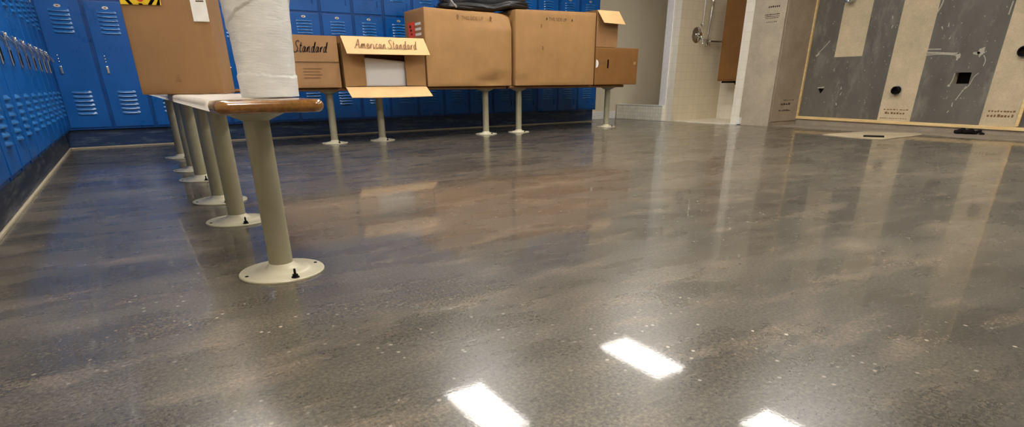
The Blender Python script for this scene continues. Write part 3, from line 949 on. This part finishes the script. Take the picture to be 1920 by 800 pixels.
t = thing('cardboard_box', 'grey-brown carton with a raised pale flap, on top of the small slotted carton', 'cardboard box', (4.566, FY+.01, ZT+.3925))
w, d, h = .315, .36, .362; bm = B()
box(bm, 0, w, 0, d, 0, th); box(bm, 0, th, 0, d, th, h); box(bm, w-th, w, 0, d, th, h); box(bm, th, w-th, d-th, d, th, h); box(bm, th, w-th, 0, th, th, h)
obj('box_body', bm, M['card2'], t)
o = obj('front_flap', flap_bm((.002, -.002, h), (w, -.002, h), (w+.035, -.085, h-.135), (.035, -.085, h-.128), sag=.0), M['cardlight'], t); o['label'] = 'pale flap folded out over the front'
obj('side_flap', flap_bm((w, .002, h), (w, d, h), (w+.075, d-.01, h-.10), (w+.075, -.02, h-.115), sag=.0), M['card2'], t)

# dark bag lying over the two large cartons
t = thing('bag', 'dark grey and black soft bag lying on top of the large cartons', 'bag', (3.26, 5.56, 1.1545))
def soft(a, b, c, seed, flat=.0, n=3.2):
    bm = B(); bmesh.ops.create_icosphere(bm, subdivisions=5, radius=1)
    for v in bm.verts:
        p = v.co.copy(); s = (abs(p.x)**n+abs(p.y)**n+abs(p.z)**n)**(-1/n); p *= s
        q = 1+.07*noise.noise(v.co*2.3+Vector((seed, 0, 0)))+.03*noise.noise(v.co*7)
        v.co = Vector((p.x*a*q, p.y*b*q, p.z*c*q))
        if v.co.z < -c*.86: v.co.z = -c*.86
    return bm
bm = soft(.47, .16, .13, 2)
for v in bm.verts: v.co.z += .13*.86+.040+.012*math.sin(v.co.x*5+1)+.03*max(0, min(1, v.co.x/.2))
obj('bag_body', bm, M['bag'], t, smooth=True)
bm = soft(.505, .175, .045, 5)
for v in bm.verts: v.co.z += .045*.86 + .042*max(0, min(1, (v.co.x-.02)/.18)) + (.02*max(0, -v.co.x-.3))
obj('bag_base', bm, M['bagblack'], t, smooth=True)
bm = B(); tube(bm, smooth_path([(-.47, -.13, .19), (-.485, -.17, .12), (-.45, -.178, .06), (-.40, -.170, .02)], 6), .010, 8)
obj('strap', bm, M['strap'], t, smooth=True)

# ------------------------------------------------------------------ shower fittings
PY = 5.70
s = PY/5.76
t = thing('shower_valve', 'chrome shower valve with round plate on the cream tile wall', 'shower valve', (6.704*s, PY+.002, 1.078))
bm = B(); lathe(bm, [(0, .0), (.095, .0), (.097, .006), (.085, .014), (.045, .020), (.040, .024), (0, .024)], 36)
def toY(bm):
    for v in bm.verts: v.co = Vector((v.co.x, -v.co.z, v.co.y))
    return bm
obj('valve_plate', toY(bm), M['chrome'], t, auto=35)
bm = B(); lathe(bm, [(0, .022), (.034, .022), (.036, .060), (.028, .075), (0, .078)], 24); obj('valve_hub', toY(bm), M['chrome'], t, auto=35)
bm = B(); tube(bm, smooth_path([(0, -.060, 0), (.02, -.085, -.05), (.03, -.100, -.12)], 5), [.011]*10+[.014], 10); obj('lever', bm, M['chrome'], t, smooth=True)
t = thing('slide_rail', 'thin pale vertical rail rising above the shower valve', 'shower rail', (6.70, PY, 1.18))
bm = B(); tube(bm, [(0, -.035, 0), (0, -.035, .9)], .009, 10); obj('rail_tube', bm, M['white'], t, smooth=True)
for z in (.03, .86):
    bm = B(); tube(bm, [(0, 0, z), (0, -.035, z)], .012, 10); obj('rail_bracket', bm, M['chrome'], t, smooth=True)
t = thing('hand_shower', 'chrome hand shower hose looping down to an elbow beside the valve', 'hand shower', (6.80, PY, .985))
bm = B(); tube(bm, smooth_path([(0, -.05, .02), (.002, -.055, .12), (.006, -.058, .25), (.012, -.06, .38), (.016, -.062, .47), (.018, -.06, .54), (.006, -.05, .60), (-.006, -.05, .9)], 6), .009, 8)
obj('hose', bm, M['chrome'], t, smooth=True)
bm = B(); tube(bm, smooth_path([(0, 0, .04), (0, -.035, .035), (-.005, -.055, .01), (-.03, -.07, -.035)], 5), .016, 10); obj('elbow', bm, M['chrome'], t, smooth=True)
bm = B(); tube(bm, [(.016, -.062, .43), (.017, -.062, .55)], [.015, .022], 12); obj('holder', bm, M['chrome'], t, smooth=True)
t = thing('grab_bar', 'short horizontal chrome grab bar next to the brown carton in the shower', 'grab bar', (6.855, PY, 1.005))
bm = B(); tube(bm, smooth_path([(0, 0, 0), (0, -.045, 0), (.025, -.06, 0), (.36, -.06, 0), (.385, -.045, 0), (.385, 0, 0)], 5), .014, 12); obj('bar', bm, M['chrome'], t, smooth=True)
for x in (0, .385):
    bm = B(); tube(bm, [(x, 0, 0), (x, -.008, 0)], .032, 20); obj('mounting_flange', bm, M['chrome'], t)
t = thing('shower_shelf', 'dark shelf on the shower wall under the tall carton', 'shelf', (XR+.002, 5.31, .462))
obj('shelf_panel', bx(-.33, 0, -.13, .12, .022, .046, bev=.005), M['dark'], t)
for yy in (-.09, .08):
    bm = B(); prism(bm, [(-.10, .022), (0, .022), (0, -.06)], yy-.008, yy+.008); obj('bracket', bm, M['dark'], t)
t = thing('cardboard_box', 'tall narrow brown carton standing on the dark shower shelf', 'cardboard box', (6.90, 5.10, .5085))
bm = carton_bm(.335, .385, 1.0, .003, 7)
obj('box_body', bm, M['carddark'], t, auto=35)
obj('front_flap', bx(-.008, -.0035, .01, .375, .02, .43, bev=.0015), M['carddark'], t)

# ------------------------------------------------------------------ things on the right wall and floor
def pipe_stub(name, label, y, z, r, L, mat, cat='pipe'):
    t = thing(name, label, cat, (RW, y, z))
    bm = B(); n = 20; rings = []
    for rr, x in ((r, 0), (r, -L), (r*.78, -L), (r*.78, -L*.3), (0.0001, -L*.3)):
        rings.append([bm.verts.new((x, rr*math.cos(2*PI*i/n), rr*math.sin(2*PI*i/n))) for i in range(n)])
    for a, b in zip(rings, rings[1:]):
        for i in range(n): bm.faces.new((a[i], a[(i+1) % n], b[(i+1) % n], b[i]))
    obj('pipe', bm, mat, t, auto=40)
    bm = B(); rings = []
    for rr, x in ((r*1.3, -.001), (r*1.3, -.004), (r, -.004)):
        rings.append([bm.verts.new((x, rr*math.cos(2*PI*i/n), rr*math.sin(2*PI*i/n))) for i in range(n)])
    for a, b in zip(rings, rings[1:]):
        for i in range(n): bm.faces.new((a[i], a[(i+1) % n], b[(i+1) % n], b[i]))
    obj('collar', bm, M['smear'], t)
    return t
pipe_stub('pipe_stub', 'black drain pipe stub poking from the bare board stripe', 3.227, .400, .040, .06, M['dark'])
pipe_stub('pipe_stub', 'steel pipe stub high on the short board stripe', 3.92, 1.335, .040, .09, M['chrome'])
pipe_stub('pipe_stub', 'dark brown pipe stub at the edge of the last board stripe', 2.22, .735, .045, .05, M['dark'])
bm = B(); prism(bm, [(4.112, .425), (4.045, .410), (4.075, .365)], RW-.010, RW-.0005, axis='x')  # raised black prism stands for the dark inside of a triangular hole
t = tag(obj('dark_hole_patch', bm, M['black']), 'small black patch standing for a three-cornered hole low on the grey wall', 'hole patch')
bm = B(); prism(bm, [(4.125, .428), (4.045, .437), (4.040, .422), (4.112, .418)], RW-.012, RW-.0005, axis='x')
obj('plaster_lip', bm, M['smear'], t)
t = thing('floor_drain', 'narrow dark slot drain in the tan mortar patch', 'drain', (5.93, 2.825, .0046), math.radians(-62))
bm = B(); box(bm, -.085, .085, -.022, .022, 0, .013); bevel(bm, .0015); obj('drain_body', bm, M['dark'], t)
bm = B(); box(bm, -.080, .080, -.018, .018, .013, .0138); obj('slot', bm, M['black'], t)
bm = B(); rnd = random.Random(9)
for k in range(9):
    n0 = len(bm.verts); bmesh.ops.create_icosphere(bm, subdivisions=2, radius=1)
    bm.verts.ensure_lookup_table()
    cx = -.105+.024*k; rr = .024 if k < 6 else .014
    for v in bm.verts[n0:]:
        q = 1+.5*noise.noise(v.co*2+Vector((k*3, 0, 0)))
        v.co = Vector((cx+v.co.x*rr*1.5*q, .025*math.sin(k*1.3)+v.co.y*rr*q, max(0, .020+.012*math.sin(k*2.1)+v.co.z*rr*q)))
tag(obj('cloth_scrap', bm, M['dark'], loc=(6.97, 2.42, .0032), rotz=math.radians(-75), smooth=True), 'crumpled black scrap lying on the rough floor under the wall batten', 'scrap')

# ------------------------------------------------------------------ ceiling lights
proto = None
LI = [(4.60, 4.27), (2.43, 4.30), (4.58, 2.20), (2.43, 2.20), (.28, 4.30), (.28, 2.20), (4.58, .10), (2.43, .10), (.28, .10)]
for (x, y) in LI:
    if proto is None:
        t = proto = thing('ceiling_light', '', 'ceiling light', (x, y, ZC-.03))
        bm = B(); W_, L_ = .23, .50
        for a in ((-W_-.03, -W_, -L_-.03, L_+.03), (W_, W_+.03, -L_-.03, L_+.03), (-W_, W_, -L_-.03, -L_), (-W_, W_, L_, L_+.03)):
            box(bm, *a, 0, .0295)
        obj('frame', bm, M['white'], t)
        bm = B(); box(bm, -W_, W_, -L_, L_, .008, .016)
        obj('diffuser', bm, M['emit'], t)
    else:
        t = dup(proto); t.location = (x, y, ZC-.03)
    t['label'] = 'rectangular fluorescent ceiling panel lighting the polished floor'
    t['group'] = 'ceiling lights'

# ------------------------------------------------------------------ world, camera, view
w = bpy.data.worlds.new('world'); S.world = w; w.use_nodes = True
w.node_tree.nodes['Background'].inputs[0].default_value = (.05, .05, .05, 1)
f, cy, pitch, roll_, yaw = 1046., 605., .405, -.0086, .5705
fwd = Vector((math.sin(yaw)*math.cos(pitch), math.cos(yaw)*math.cos(pitch), -math.sin(pitch)))
right = Vector((math.cos(yaw), -math.sin(yaw), 0)); up = right.cross(fwd)
r_ = right*math.cos(roll_)+up*math.sin(roll_); u_ = -right*math.sin(roll_)+up*math.cos(roll_)
cam = bpy.data.cameras.new('camera'); co = bpy.data.objects.new('camera', cam); COL.objects.link(co)
cam.sensor_fit = 'HORIZONTAL'; cam.sensor_width = 36; cam.lens = f/1920*36
cam.shift_y = (cy-400)/1920; cam.clip_start = .02
mt = Matrix((r_, u_, -fwd)).transposed().to_4x4(); mt.translation = (0, 0, .5)
co.matrix_world = mt
S.camera = co
vs = S.view_settings
vs.view_transform = 'Standard'; vs.look = 'None'; vs.exposure = 0.0; vs.gamma = 1; vs.use_curve_mapping = False
